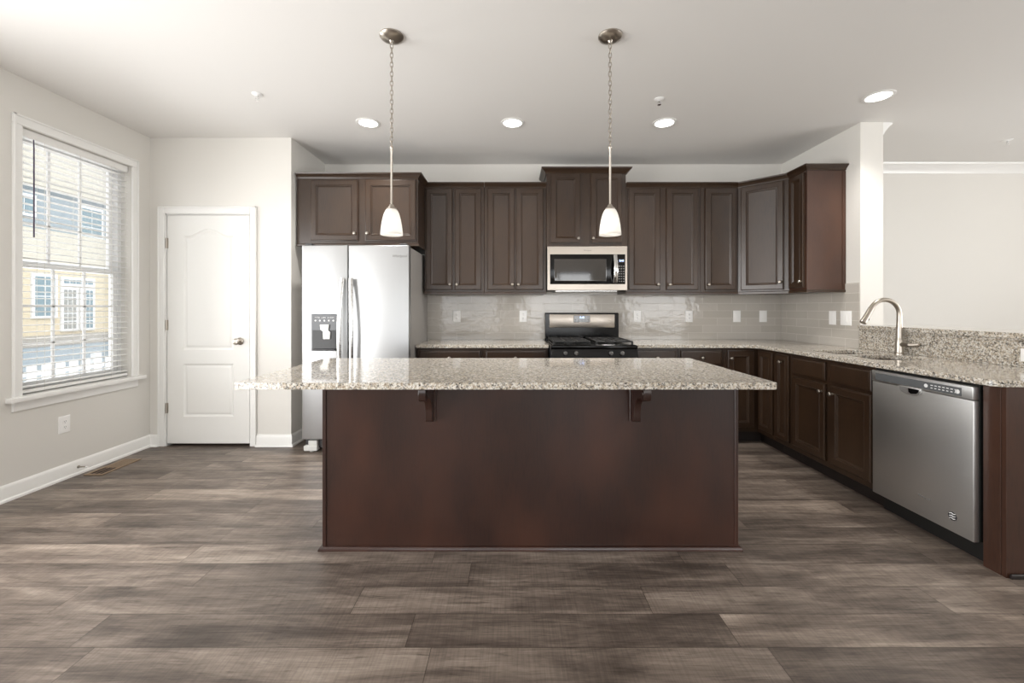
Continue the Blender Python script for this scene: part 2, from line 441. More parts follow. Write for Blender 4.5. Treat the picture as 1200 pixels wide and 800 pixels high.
def sash(x, z0, z1, nz):
    y0, y1 = WY0+.03, WY1-.03
    g = G(); t = .035
    g.box(x-.014, x+.014, y0, y0+t, z0, z1, .003); g.box(x-.014, x+.014, y1-t, y1, z0, z1, .003)
    g.box(x-.014, x+.014, y0+t, y1-t, z0, z0+t+.01, .003); g.box(x-.014, x+.014, y0+t, y1-t, z1-t, z1, .003)
    s = g.obj('sash', VINYL, w)
    g = G()
    for k in (1, 2):
        yy = y0+t+(y1-y0-2*t)*k/3; g.box(x-.006, x+.006, yy-.008, yy+.008, z0+t, z1-t)
    for k in range(1, nz):
        zz = z0+t+(z1-z0-2*t)*k/nz; g.box(x-.006, x+.006, y0+t, y1-t, zz-.008, zz+.008)
    g.obj('muntin', VINYL, s)
    G().box(x-.009, x-.007, y0+t, y1-t, z0+t, z1-t).obj('glass', GLASS, s)
sash(XL-.105, WZ0+.03, 1.545, 3); sash(XL-.138, 1.51, WZ1-.03, 3)
# ---- blind (a thing hanging in the window)
bl = thing('window_blind', 'white horizontal slat blind lowered over the left window, slats open', 'blind', (XL-.045, (WY0+WY1)/2, WZ0))
bw = (WY1-WY0)/2-.008; zt = WZ1-WZ0
G().box(-.028, .028, -bw, bw, zt-.055, zt-.002, .004).obj('headrail', SLAT, bl)
ns = 37; zz0, zz1 = .055, zt-.085
for i in range(ns):
    z = zz0+(zz1-zz0)*i/(ns-1); g = G()
    prof = [(-.025, -.001), (-.012, .002), (0, .003), (.012, .002), (.025, -.001), (.025, -.0035), (0, .0003), (-.025, -.0035)]
    g.prism([(a, z+b-.0016*0) for a, b in prof], -bw, bw, 'Y')
    g.obj('slat', SLAT, bl)
G().box(-.026, .026, -bw, bw, .012, .034, .004).obj('bottom_rail', SLAT, bl)
for yy in (-bw*.62, bw*.62, 0):
    g = G(); g.cyl((-.027, yy, .02), (-.027, yy, zt-.05), .0011, n=5); g.cyl((.027, yy, .02), (.027, yy, zt-.05), .0011, n=5)
    g.obj('ladder_cord', CORDM, bl)
G().tube([(.034, -bw+.075, zt-.06), (.036, -bw+.075, zt-.12), (.036, -bw+.075, zt-.72)], [.003, .004, .0045], 8).obj('tilt_wand', WAND, bl)
G().tube([(.034, bw-.03, zt-.05), (.036, bw-.03, zt-1.35)], .0016, 6).obj('lift_cord', CORDM, bl)

# ---- patio door on the left wall and three rear windows (behind the camera)
p = rootstruct('door_2')
g = G(); a, b = XL-.12, XL-.04
g.box(a, b, PY0, PY0+.06, 0, PZ1); g.box(a, b, PY1-.06, PY1, 0, PZ1); g.box(a, b, PY0, PY1, PZ1-.06, PZ1); g.box(a, b, PY0, PY1, 0, .05)
g.box(a, b, .46, .54, .05, PZ1-.06); g.box(XL, XL+.016, PY0-.06, PY0, 0, PZ1+.06); g.box(XL, XL+.016, PY1, PY1+.06, 0, PZ1+.06); g.box(XL, XL+.016, PY0-.06, PY1+.06, PZ1, PZ1+.06)
g.obj('door_frame', VINYL, p); G().box(XL-.085, XL-.08, PY0+.06, PY1-.06, .05, PZ1-.06).obj('glass', GLASS, p)
for i, (a, b) in enumerate(wx):
    p = rootstruct('window_%d' % (i+2)); g = G()
    g.box(a, a+.05, YR-.12, YR-.04, .65, 2.35); g.box(b-.05, b, YR-.12, YR-.04, .65, 2.35); g.box(a, b, YR-.12, YR-.04, 2.30, 2.35); g.box(a, b, YR-.12, YR-.04, .65, .70)
    g.box((a+b)/2-.03, (a+b)/2+.03, YR-.12, YR-.04, .65, 2.35); g.box(a+.05, b-.05, YR-.11, YR-.05, 1.48, 1.53)
    g.obj('window_frame', VINYL, p); G().box(a+.05, b-.05, YR-.085, YR-.08, .70, 2.30).obj('glass', GLASS, p)

p = rootstruct('window_5'); g = G()  # unseen window in the far right wall, added to let in fill light
for a, b, c_, d_ in ((0, .05, .65, 2.35), (2.35, 2.4, .65, 2.35), (.05, 2.35, .65, .70), (.05, 2.35, 2.30, 2.35), (1.17, 1.23, .70, 2.30)): g.box(XF+.04, XF+.12, a, b, c_, d_)
g.obj('window_frame', VINYL, p); G().box(XF+.08, XF+.085, .05, 2.35, .70, 2.30).obj('glass', GLASS, p)

# ---- pantry door (door_1)
d = rootstruct('door_1')
g = G()
cz = DZ1+.06; co_ = .053
for x0, x1, z0, z1 in ((DX0-co_, DX0+.004, 0, cz), (DX1-.004, DX1+co_, 0, cz), (DX0+.004, DX1-.004, DZ1-.004, cz)):
    g.box(x0, x1, YP-.014, YP, z0, z1, .004)
g.box(DX0-co_, DX0-co_+.014, YP-.022, YP-.014, 0, cz, .003); g.box(DX1+co_-.014, DX1+co_, YP-.022, YP-.014, 0, cz, .003); g.box(DX0-co_, DX1+co_, YP-.022, YP-.014, cz-.014, cz, .003)
g.box(DX0, DX0+.012, YP, YP+.12, 0, DZ1); g.box(DX1-.012, DX1, YP, YP+.12, 0, DZ1); g.box(DX0, DX1, YP, YP+.12, DZ1-.012, DZ1)
g.obj('door_casing', TRIM, d)
dw = DX1-DX0-.03; dh = DZ1-.014-.022; dx = DX0+.015; dz = .022; dy = YP+.004
def archpoly(x0, x1, z0, z1, rise, ins, n=16):
    pts = [(x0+ins, z0+ins), (x1-ins, z0+ins)]
    for k in range(n+1):
        t = k/n; x = (x1-ins)+((x0+ins)-(x1-ins))*t
        u = abs(2*t-1); c = 0 if u > .86 else (math.cos(PI*u/.86)*.5+.5)
        pts.append((x, z1-ins+rise*c))
    return pts
g = G()
PR = [(0, 0), (.008, -.006), (.016, -.009), (.022, -.009), (.034, -.003), (.040, -.002)]
px0, px1 = dx+.145, dx+dw-.145
hole1 = archpoly(px0, px1, .86, 1.875, .065, 0); hole2 = [(px0, .262), (px1, .262), (px1, .735), (px0, .735)]
g.prism([(dx, dz), (dx+dw, dz), (dx+dw, dz+dh), (dx, dz+dh)], dy, dy+.0001, 'Y', [hole1, hole2])
g.box(dx, dx+dw, dy+.012, dy+.036, dz, dz+dh)
for s_, e_ in (((dx, dz), 0),):
    pass
g.box(dx, dx+.002, dy, dy+.036, dz, dz+dh); g.box(dx+dw-.002, dx+dw, dy, dy+.036, dz, dz+dh); g.box(dx, dx+dw, dy, dy+.036, dz, dz+.002); g.box(dx, dx+dw, dy, dy+.036, dz+dh-.002, dz+dh)
g.rings(0, 0, PR, 0, 0, dy, lambda i: archpoly(px0, px1, .86, 1.875, .065, i))
g.rings(0, 0, PR, 0, 0, dy, lambda i: [(px0+i, .262+i), (px1-i, .262+i), (px1-i, .735-i), (px0+i, .735-i)])
slab = g.obj('door_slab', DOORP, d, ang=25)
for z in (.34, 1.08, 1.81):
    g = G(); g.cyl((dx-.001, dy-.007, z-.045), (dx-.001, dy-.007, z+.045), .0075, n=10); g.box(dx-.010, dx+.012, dy-.005, dy-.001, z-.045, z+.045)
    g.obj('hinge', NICK, d)
g = G(); kx, kz = -2.428, .935
g.lathe([(.033, 0), (.033, .004), (.026, .010), (.012, .014), (.011, .030), (.020, .038), (.028, .048), (.029, .058), (.022, .068), (.008, .072)], (kx, dy, kz), '-Y')
g.obj('door_knob', NICK, d)

# ------------------------------------------------------------------ cabinets
def door_prof(t=.020, fr=.052): return [(0, 0), (0, t-.006), (.004, t-.005), (.008, t), (fr-.006, t), (fr-.003, t+.0015), (fr+.001, t-.004), (fr+.006, t-.005), (fr+.013, t-.012), (fr+.016, t-.0125)]
def panel(parent, name, x0, x1, z0, z1, mat=None, fr=.052, y=0, knob=None, slab=False):
    w_, h_ = x1-x0, z1-z0
    g = G()
    if slab: g.rings(w_, h_, [(0, 0), (0, .014), (.004, .017), (.010, .018), (.014, .020)], x0, z0, y)
    else: g.rings(w_, h_, door_prof(.020, min(fr, w_*.24)), x0, z0, y)
    o = g.obj(name, mat or WOOD, parent, ang=20)
    if knob:
        kx, kz = knob
        G().lathe([(.009, 0), (.009, .002), (.005, .004), (.005, .012), (.010, .016), (.0145, .020), (.0145, .024), (.011, .029), (.004, .031)], (kx, y-.020, kz), '-Y', 16).obj('knob', NICK, o)
    return o
def body(parent, w_, d_, z0, z1, mat=None, name='cabinet_box'):
    return G().box(0, w_, 0, d_, z0, z1, .0015).obj(name, mat or WOOD, parent)
UB, UT = 1.372, 2.42
CW = [(0, 0), (.006, 0), (.010, .012), (.026, .028), (.036, .034), (.040, .045), (0, .045)]
LR = [(0, 0), (.010, 0), (.010, .018), (.004, .024), (0, .024)]
def crown(parent, path, z, k=1.0, name='crown_moulding'):
    return G().sweep(path, [(o*k, z+h*k) for o, h in CW]).obj(name, WOOD, parent, ang=30)
def lightrail(parent, path, z): return G().sweep(path, [(o, z-.006+h) for o, h in LR]).obj('light_rail', WOOD, parent, ang=30)
UY = 4.09; UD = YB-UY-.002
def upper(label, x0, x1, doors, group='wall cabinets with dark raised frames'):
    c = thing('wall_cabinet', label, 'cabinet', (x0, UY, 0))
    w_ = x1-x0; body(c, w_, UD, UB, UT)
    for a, b, kn in doors:
        panel(c, 'door', a-x0, b-x0, 1.408, 2.397, knob=((kn-x0), 1.46))
    crown(c, [(0, 0), (w_, 0)], 2.407); lightrail(c, [(0, 0), (w_, 0)], UB)
    return c
upper('dark brown two-door wall cabinet standing next to the right side of the refrigerator cabinet', -.855, -.271, [(-.842, -.580, -.604), (-.560, -.300, -.536)])
upper('dark brown two-door wall cabinet touching the left side of the raised cabinet over the microwave', -.269, .334, [(-.240, .027, 0.003), (.037, .307, .061)])
upper('dark brown two-door wall cabinet touching the right side of the raised microwave cabinet', 1.112, 1.842, [(1.134, 1.445, 1.420), (1.507, 1.816, 1.533)])
upper('narrow dark brown single-door wall cabinet between the two-door one and the corner cabinet', 1.844, 2.208, [(1.885, 2.188, 1.910)])
# raised cabinet over the microwave
c = thing('wall_cabinet', 'taller-set dark brown cabinet above the microwave, its crown highest of all', 'cabinet', (.336, UY-.012, 0))
G().box(0, .774, 0, UD+.012, 1.826, 2.56, .0015).obj('cabinet_box', WOOD, c)
panel(c, 'door', .038, .330, 1.862, 2.540, knob=(.306, 1.905)); panel(c, 'door', .428, .736, 1.862, 2.540, knob=(.450, 1.905))
crown(c, [(0, UD+.01), (0, 0), (.774, 0), (.774, UD+.01)], 2.535, 1.3)
# cabinet over the refrigerator
FY = 3.80
c = thing('wall_cabinet', 'deep dark brown two-door cabinet above the stainless refrigerator', 'cabinet', (-1.955, FY, 0))
G().box(0, 1.10, 0, YB-FY-.002, 1.80, 2.42, .0015).obj('cabinet_box', WOOD, c)
panel(c, 'door', .130, .560, 1.842, 2.392, knob=(.535, 1.905)); panel(c, 'door', .625, 1.085, 1.842, 2.392, knob=(.650, 1.905))
crown(c, [(0, 0), (1.10, 0), (1.10, YB-FY-.36)], 2.407); lightrail(c, [(0, 0), (1.10, 0), (1.10, YB-FY-.36)], 1.80)
# diagonal corner wall cabinet
A = Vector((2.21, UY)); B = Vector((2.52, 3.80)); L = (B-A).length; th = math.atan2(B.y-A.y, B.x-A.x)
c = thing('wall_cabinet', 'diagonal corner wall cabinet whose single door catches a pale sheen', 'cabinet', (A.x, A.y, 0), th)
def loc2(p):
    q = Vector(p)-A; return (q.x*math.cos(th)+q.y*math.sin(th), -q.x*math.sin(th)+q.y*math.cos(th))
poly = [loc2(p) for p in ((2.21, UY), (2.52, 3.80), (XR-.002, 3.80), (XR-.002, YB-.002), (2.21, YB-.002))]
G().prism(poly, UB, UT).obj('cabinet_box', WOOD, c, ang=20)
panel(c, 'door', .028, L-.040, 1.402, 2.397, knob=(L-.066, 1.47))
crown(c, [(0, 0), (L, 0)], 2.407); lightrail(c, [(0, 0), (L, 0)], UB)
# narrow cabinet on the right wall
c = thing('wall_cabinet', 'narrow dark brown wall cabinet on the right wall with a broad bare end panel', 'cabinet', (2.52, 3.798, 0), -PI/2)
G().box(0, .228, 0, XR-2.52-.002, UB, UT, .0015).obj('cabinet_box', WOODE, c)
panel(c, 'door', .010, .205, 1.408, 2.397, knob=(.180, 1.46), fr=.045)
crown(c, [(0, 0), (.228, 0), (.228, XR-2.52-.002)], 2.407); lightrail(c, [(0, 0), (.228, 0), (.228, XR-2.52-.002)], UB)
g = G(); g.box(.228, .232, .30, .328, UB, UT-.02); g.obj('scribe_strip', WOODE, c)

# base cabinets
CT, CB = .90, .87        # worktop top and underside
BY = 3.81                # base fronts on the back wall
def basebox(parent, w_, d_, mat=WOOD):
    G().box(0, w_, 0, d_, .105, CB, .0015).obj('cabinet_box', mat, parent)
    G().box(0, w_, .07, d_, 0, .105).obj('toe_kick', KICK, parent)
def base_back(label, x0, x1):
    c = thing('base_cabinet', label, 'cabinet', (x0, BY, 0)); w_ = x1-x0; basebox(c, w_, YB-BY-.002)
    dr = panel(c, 'drawer', .022, w_-.022, .715, .845, knob=(w_/2, .78), slab=True)
    m = w_/2
    panel(c, 'door', .022, m-.004, .145, .690, knob=(m-.03, .63)); panel(c, 'door', m+.004, w_-.022, .145, .690, knob=(m+.03, .63))
base_back('dark brown base cabinet beside the refrigerator, a drawer showing above the island', -.865, -.267)
base_back('dark brown base cabinet touching the left side of the range, one drawer showing', -.265, .328)
base_back('dark brown base cabinet touching the right side of the range, one drawer showing', 1.118, 1.512)
base_back('dark brown drawer base cabinet between the range-side one and the corner cabinet', 1.514, 1.928)
XF_ = 2.24               # base fronts on the right wall
c = thing('corner_cabinet', 'dark brown L-shaped corner base cabinet with two door leaves meeting at right angles', 'cabinet', (1.93, BY, 0))
pl = [(0, 0), (XF_-1.93, 0), (XF_-1.93, -.255), (XR-1.93-.002, -.255), (XR-1.93-.002, YB-BY-.002), (0, YB-BY-.002)]
G().prism(pl, .105, CB).obj('cabinet_box', WOOD, c, ang=20)
pk = [(0, .07), (XF_-1.93+.07, .07), (XF_-1.93+.07, -.255), (XR-1.93-.002, -.255), (XR-1.93-.002, YB-BY-.002), (0, YB-BY-.002)]
G().prism(pk, 0, .105).obj('toe_kick', KICK, c, ang=20)
panel(c, 'door', .03, .268, .145, .845, knob=(.055, .775))
leaf = panel(c, 'door', .026, .235, .145, .845, fr=.045); leaf.location = (XF_-1.93, 0, 0); leaf.rotation_euler = (0, 0, -PI/2)
RD = XR-XF_-.002
def base_right(label, y0, y1):
    c = thing('base_cabinet', label, 'cabinet', (XF_, y0, 0), -PI/2); basebox(c, y0-y1, RD); return c
c = base_right('narrow dark brown full-height-door base cabinet between corner and sink cabinets', 3.553, 3.347)
panel(c, 'door', .020, .190, .145, .845, knob=(.105, .785), fr=.042)
c = base_right('wide dark brown base cabinet under the sink, two false drawers over two doors', 3.345, 2.575)
panel(c, 'drawer_front', .025, .372, .715, .845, slab=True); panel(c, 'drawer_front', .420, .755, .715, .845, slab=True)
panel(c, 'door', .025, .372, .145, .690, knob=(.345, .635)); panel(c, 'door', .420, .755, .145, .690, knob=(.447, .635))
# end panel / post of the peninsula
c = thing('end_panel', 'dark brown wooden post and end panel closing the peninsula beside the dishwasher', 'panel', (0, 0, 0))
G().box(2.25, 2.30, 1.925, 1.998, 0, CB, .002).obj('corner_post', WOODE, c)
G().box(2.252, XR2-.02, 1.905, 1.924, 0, CB, .001).obj('back_panel', WOODE, c)
G().box(2.262, XR2-.02, 1.891, 1.9045, 0, .022, .004).obj('shoe_moulding', KICK, c)
c.location = (0, 0, 0)

# ------------------------------------------------------------------ worktops and backsplash
def rr(x0, x1, y0, y1, r, n=6):
    pts = []
    for cx, cy, a0 in ((x1-r, y1-r, 0), (x0+r, y1-r, PI/2), (x0+r, y0+r, PI), (x1-r, y0+r, 1.5*PI)):
        for k in range(n+1):
            a = a0+PI/2*k/n; pts.append((cx+r*math.cos(a), cy+r*math.sin(a)))
    return pts
IX0, IX1, IY0, IY1 = -1.234, 1.177, 1.85, 2.77
g = G(); g.prism(rr(IX0, IX1, IY0, IY1, .012, 4), CB, CT)
tag(g.obj('worktop', GRAN, None, .003), 'long speckled granite worktop lying on the kitchen island', 'countertop')
g = G(); g.box(-.868, .331, 3.775, YB-.002, CB, CT)
tag(g.obj('worktop', GRAN, None, .003), 'short speckled granite worktop between refrigerator and range', 'countertop')
SX0, SX1, SY0, SY1 = 2.335, 2.715, 2.66, 3.30
inner = [(2.115, 3.775), (2.14, 3.77), (2.165, 3.76), (2.185, 3.74), (2.197, 3.715), (2.202, 3.69)]
endc = [(2.202, 1.955), (2.206, 1.935), (2.217, 1.916), (2.235, 1.905), (2.255, 1.901)]
L_ = [(1.114, YB-.002), (1.114, 3.775)] + inner + endc + [(XR+.017, 1.901), (XR+.017, YC-.002), (XR-.002, YC-.002), (XR-.002, YB-.002)]
holes = [rr(SX0, SX1, SY0, (SY0+SY1)/2-.018, .05)[::-1], rr(SX0, SX1, (SY0+SY1)/2+.018, SY1, .05)[::-1]]
g = G(); g.prism(L_, CB, CT, 'Z', holes)
tag(g.obj('worktop', GRAN, None, .003), 'L-shaped speckled granite worktop from range round to the dishwasher, holding the sink', 'countertop')
g = G(); g.box(XR-.012, XR+.018, 1.905, YC-.001, CT+.0005, 1.061, .001)
tag(g.obj('granite_upstand', GRAN), 'upright speckled granite splash strip behind the faucet', 'backsplash')
g = G(); g.prism(rr(XR-.035, 3.22, 1.87, YC-.003, .012, 4), 1.0612, 1.092)
tag(g.obj('bar_ledge', GRAN, None, .003), 'raised speckled granite ledge on the knee wall behind the sink', 'countertop')
g = G(); g.box(-.90, XR-.010, YB-.009, YB-.0005, CT+.0005, UB-.001)
g.box(XR-.0085, XR-.0005, 3.565, YB-.009, CT+.0005, UB-.001); g.box(XR-.0085, XR-.0005, YC+.004, 3.565, CT+.0005, 1.44)
tag(g.obj('tile_backsplash', TILE), 'glossy taupe subway tile backsplash wrapping the back and right walls', 'backsplash')

# island
isl = thing('kitchen_island', 'reddish dark brown kitchen island body with plain front panel under granite top', 'island', (0, 0, 0))
X0, X1, Y0, Y1 = -.965, 1.152, 2.13, 2.74
G().box(X0+.01, X1-.01, Y0+.012, Y1, .10, CB-.0005).obj('cabinet_box', WOODP, isl)
G().box(X0+.01, X1-.01, Y0+.012, Y1-.07, 0, .10).obj('toe_kick', KICK, isl)
G().box(X0+.018, X1-.018, Y0+.002, Y0+.012, .015, CB-.0005).obj('front_panel', WOODP, isl)
for a, b in ((X0, X0+.019), (X1-.019, X1)): G().box(a, b, Y0-.004, Y0+.03, .012, CB-.0005, .002).obj('corner_trim', WOODP, isl)
g = G(); g.sweep([(X0, Y1), (X0, Y0), (X1, Y0), (X1, Y1)][::1], [(0, 0), (.017, 0), (.016, .010), (.010, .018), (0, .021)]); g.obj('shoe_moulding', WOODP, isl)
def corbel(parent, x0, x1):
    g = G(); y = Y0+.002; z = CB-.001
    prof = [(y-.018, z), (y-.215, z), (y-.222, z-.02), (y-.222, z-.045), (y-.214, z-.062), (y-.197, z-.071), (y-.180, z-.068), (y-.168, z-.060)]
    for k in range(9):
        a = k/8; prof.append((y-.160+.095*math.sin(a*PI/2), z-.066-.095*(1-math.cos(a*PI/2))))
    prof += [(y-.064, z-.185), (y-.058, z-.200), (y-.040, z-.208), (y-.018, z-.208)]
    g.prism(prof, x0+.008, x1-.008, 'X')
    g.box(x0, x1, y-.018, y, z-.212, z, .002)
    # scroll buttons on the sides
    for xs_ in (x0+.004, x1-.008): g.cyl((xs_, y-.190, z-.036), (xs_+.004, y-.190, z-.036), .020, n=16)
    return g.obj('corbel', WOODP, parent, bevel=.002, ang=30)
corbel(isl, -.437, -.387); corbel(isl, .596, .646)

# ------------------------------------------------------------------ sink and faucet
sk = thing('sink', 'stainless double-bowl sink set under the granite worktop by the faucet', 'sink', ((SX0+SX1)/2, (SY0+SY1)/2, CB))
def bowl(y0, y1):
    g = G(); hx = (SX1-SX0)/2
    R = []
    for ins, z in ((-.022, -.0005), (-.003, -.0005), (.0, -.01), (.006, -.15), (.03, -.175), (.12, -.18)):
        pts = rr(-hx+ins, hx-ins, y0+ins, y1-ins, max(.01, .05-ins*.3)); R.append([g.bm.verts.new((p[0], p[1], z)) for p in pts])
    for a, b in zip(R, R[1:]):
        m = len(a)
        for k in range(m): g.bm.faces.new((a[k], a[(k+1)%m], b[(k+1)%m], b[k]))
    g.bm.faces.new(R[-1]); o = g.obj('bowl', STEEL, sk, ang=50, solid=.0015)
    G().lathe([(.042, 0), (.042, .003), (.030, .004), (.028, .001)], (0, (y0+y1)/2, -.180)).obj('drain', CHROME, o)
hy = (SY1-SY0)/2; bowl(-hy, -.0225+.0045); bowl(.018, hy)
fa = thing('faucet', 'brushed nickel gooseneck pull-down faucet behind the sink', 'faucet', (2.775, 2.995, CT))
G().lathe([(.030, 0), (.030, .006), (.0255, .012), (.0245, .10), (.021, .115)], (0, 0, 0)).obj('base', NICK, fa)
pts = [(0, 0, .10), (0, 0, .20), (0, 0, .27)]; r_ = .105
for k in range(1, 15):
    a = PI*.86*k/14; pts.append((-r_+r_*math.cos(a), 0, .285+r_*math.sin(a)))
px, _, pz = pts[-1]; qx, _, qz = pts[-2]; dv = Vector((px-qx, 0, pz-qz)).normalized()
rad = [.0205, .018, .0165] + [.0155]*14
G().tube(pts, rad, 16).obj('gooseneck', NICK, fa)
p0 = Vector(pts[-1]); g = G(); g.tube([p0-dv*.004, p0+dv*.02, p0+dv*.08, p0+dv*.120, p0+dv*.124], [.0165, .018, .0185, .022, .018], 16)
sp_ = g.obj('spray_head', NICK, fa)
q = p0+dv*.085; g = G(); g.box(q.x+.012, q.x+.026, -.007, .007, q.z-.014, q.z+.010, .003); g.obj('spray_button', DGREY, sp_)
g = G(); g.cyl((0, -.020, .072), (0, -.075, .072), .0165, .0155, 18); g.tube([(0, -.074, .072), (.004, -.088, .073), (.012, -.106, .076), (.020, -.120, .080)], [.0155, .013, .0105, .009], 14)
g.obj('lever_handle', NICK, fa)

# ------------------------------------------------------------------ refrigerator
fr = thing('refrigerator', 'side-by-side stainless refrigerator with ice dispenser, in the alcove beside the pantry wall', 'refrigerator', (-1.33, 3.55, 0))
HW = .455; FZ = 1.765; FB = .114; SPL = -.062
G().box(-HW+.006, HW-.006, .075, .81, .045, FZ-.008, .004).obj('cabinet_body', FSIDE, fr)
dl = G().box(-HW, SPL-.004, 0, .066, FB, FZ, .008, 3).obj('door', FRSTEEL, fr)
drr = G().box(SPL+.004, HW, 0, .066, FB, FZ, .008, 3).obj('door', FRSTEEL, fr)
for par, x, s in ((dl, SPL-.036, -1), (drr, SPL+.036, 1)):
    g = G(); n = 14; pts = []
    for k in range(n+1):
        t = k/n; bow = math.sin(PI*t); pts.append((x+s*.016*bow, -.030-.035*bow, .50+.985*t))
    g.tube(pts, .019, 14, True, .75)
    g.box(x-.012, x+.012, -.035, .004, .505, .545, .004); g.box(x-.012, x+.012, -.035, .004, 1.435, 1.475, .004)
    g.obj('door_handle', STEEL, par, ang=50)
g = G(); g.rings(.222, .312, [(0, -.002), (0, .006), (.004, .009), (.008, .009)], -.370, .868); disp = g.obj('dispenser', M('blue_black_gloss_panel', srgb(40, 44, 50), .12).m, dl)
g = G(); g.rings(.200, .165, [(0, .0092), (.0, .0100), (.006, .0102)], -.359, .879); g.obj('dispenser_recess', BLACK, disp)
g = G(); g.prism([(-.290, 1.092), (-.215, 1.092), (-.222, 1.040), (-.205, 1.030), (-.207, .968), (-.262, .968), (-.265, 1.035), (-.285, 1.048)], -.028, -.0095, 'Y'); g.obj('dispenser_paddle', WHITEP, disp, bevel=.004)
g = G(); g.box(-.350, -.160, -.034, -.0098, .872, .886, .004); g.obj('drip_tray', DGREY, disp)
text('dispenser_symbols', 'WATER   CUBED   CRUSHED', .013, WINK, disp, (-.259, -.0100, 1.150))
g = G()
for k in range(5): g.lathe([(.007, 0), (.007, .0008)], (-.335+.038*k, -.0095, 1.125), '-Y', 12)
g.obj('dispenser_button', WINK, disp)
text('door_lettering', 'Whirlpool', .030, INK, drr, (.375, -.0006, 1.672), font_shear=.2)
G().box(-HW+.01, HW-.01, .05, .09, .03, FB-.012, .003).obj('kick_grille', DGREY, fr)
for x in (-HW+.065, HW-.065):
    g = G(); g.box(x-.058, x+.058, .012, .074, .012, .056, .006); g.box(x-.02, x+.055, .02, .07, .056, .100, .003); g.cyl((x, .045, 0), (x, .045, .013), .016)
    g.obj('foot', M('foot_plastic', srgb(214, 214, 210), .4).m if x < 0 else WHITEP, fr)
g = G()
for x in (-HW+.05, HW-.05): g.box(x-.03, x+.03, .01, .11, FZ-.001, FZ+.016, .004)
g.obj('hinge_cover', DGREY, fr)

# ------------------------------------------------------------------ range
rg = thing('range', 'freestanding gas range, black cooktop and stainless backguard, in the back wall run', 'range', (.722, 3.66, 0))
RW = .381
G().box(-RW+.003, RW-.003, .035, .735, .06, .872, .002).obj('range_body', DGREY, rg)
g = G(); g.box(-RW, RW, .0, .70, .872, .905, .008, 2); g.box(-RW+.02, RW-.02, .0, .70, .904, .909, .002); ck = g.obj('cooktop', BLACK, rg)
for cx in (-.19, .19):
    g = G(); z = .935
    for xx in (-.16, -.055, .055, .16): g.box(cx+xx-.007, cx+xx+.007, .07, .61, z-.010, z+.004, .003)
    for yy in (.07, .21, .34, .47, .61): g.box(cx-.167, cx+.167, yy-.007, yy+.007, z-.010, z+.004, .003)
    for xx in (-.16, .16):
        for yy in (.07, .61): g.box(cx+xx-.008, cx+xx+.008, yy-.008, yy+.008, .908, z-.006)
    g.obj('grate', BLACKM, rg)
for cx in (-.19, .19):
    for yy in (.20, .48):
        G().lathe([(.05, .909), (.048, .918), (.036, .920), (.036, .928), (.030, .931)], (cx, yy, 0), n=20).obj('burner', BLACKM, rg)
g = G(); g.prism([(.004, .872), (-.012, .800), (.035, .800), (.035, .872)], -RW+.002, RW-.002, 'X'); cp = g.obj('control_panel', BLACK, rg, bevel=.003)
for x in (-.256, -.161, .142, .240):
    g = G(); g.lathe([(.017, -.004), (.018, .006), (.016, .024), (.012, .027)], (x, -.006, .838), '-Y', 20); g.box(x-.004, x+.004, -.043, -.028, .822, .856, .002); g.obj('knob', KNOBM, rg)
od = G().box(-RW+.002, RW-.002, -.02, .034, .27, .797, .006, 2).obj('oven_door', WARMST, rg)
G().box(-.27, .27, -.0225, -.019, .38, .64, .003).obj('oven_glass', GLASSBK, od)
g = G(); g.tube([(-.34, -.062, .745), (.34, -.062, .745)], .012, 12)
for x in (-.31, .31): g.box(x-.01, x+.01, -.062, -.018, .737, .753, .002)
g.obj('oven_handle', STEEL, od)
G().box(-RW+.002, RW-.002, -.015, .034, .085, .262, .005).obj('bottom_drawer', WARMST, rg)
g = G()
for x in (-.33, .33):
    for y in (.08, .68): g.cyl((x, y, 0), (x, y, .06), .018)
g.obj('levelling_foot', BLACKM, rg)
g = G(); g.prism([(.655, .905), (.705, .905), (.738, .905), (.738, 1.183), (.672, 1.183), (.655, 1.175)], -RW+.002, RW-.002, 'X'); bgd = g.obj('backguard', BLACK, rg, bevel=.004)
G().box(-.336, .336, .648, .657, 1.030, 1.168, .004, 2).obj('backguard_fascia', WARMST, bgd)
dsp = G().box(-.087, .083, .6445, .650, 1.085, 1.155, .003).obj('clock_display', GLASSBK, bgd)
text('clock_digits', '8:48', .026, BLUE, dsp, (-.002, .6440, 1.134))
g = G()
for k in range(5):
    for r in range(2): g.box(-.075+.033*k, -.063+.033*k, .6436, .6447, 1.094+.013*r, 1.099+.013*r)
g.obj('display_buttons', INK, dsp)

# ------------------------------------------------------------------ microwave
mw = thing('microwave', 'stainless over-the-range microwave with black window, under the raised cabinet', 'microwave', (.720, 3.99, 1.401))
MW, MH = .381, .4185
G().box(-MW+.002, MW-.002, .03, .425, .004, MH, .003).obj('microwave_body', DGREY, mw)
G().box(-MW, MW, -.004, .029, .062, MH-.002, .004).obj('face', WARMST, mw) if False else None
g = G(); g.rings(2*MW, MH, [(0, -.03), (0, -.002), (.003, 0), (.01, 0)], -MW, 0, 0); face = g.obj('fascia', WARMST, mw, ang=20)
g = G(); g.rings(.717, .285, [(0, -.001), (0, .002), (.002, .003)], -.357, .058, 0); g.obj('door_glass', BLACK, face)
g = G(); g.rings(.500, .213, [(0, .003), (.004, .0042), (.008, .0042)], -.318, .086, 0); g.obj('window', GLASSBK, face)
g = G(); pts = []
for k in range(13):
    t = k/12; pts.append((.262, -.018-.030*math.sin(PI*t), .075+.257*t))
g.tube(pts, .021, 14, True, .6, up=(1, 0, 0)); g.box(.250, .274, -.022, -.002, .082, .100, .002); g.box(.250, .274, -.022, -.002, .306, .325, .002)
g.obj('door_handle', CHROME, mw, ang=50)
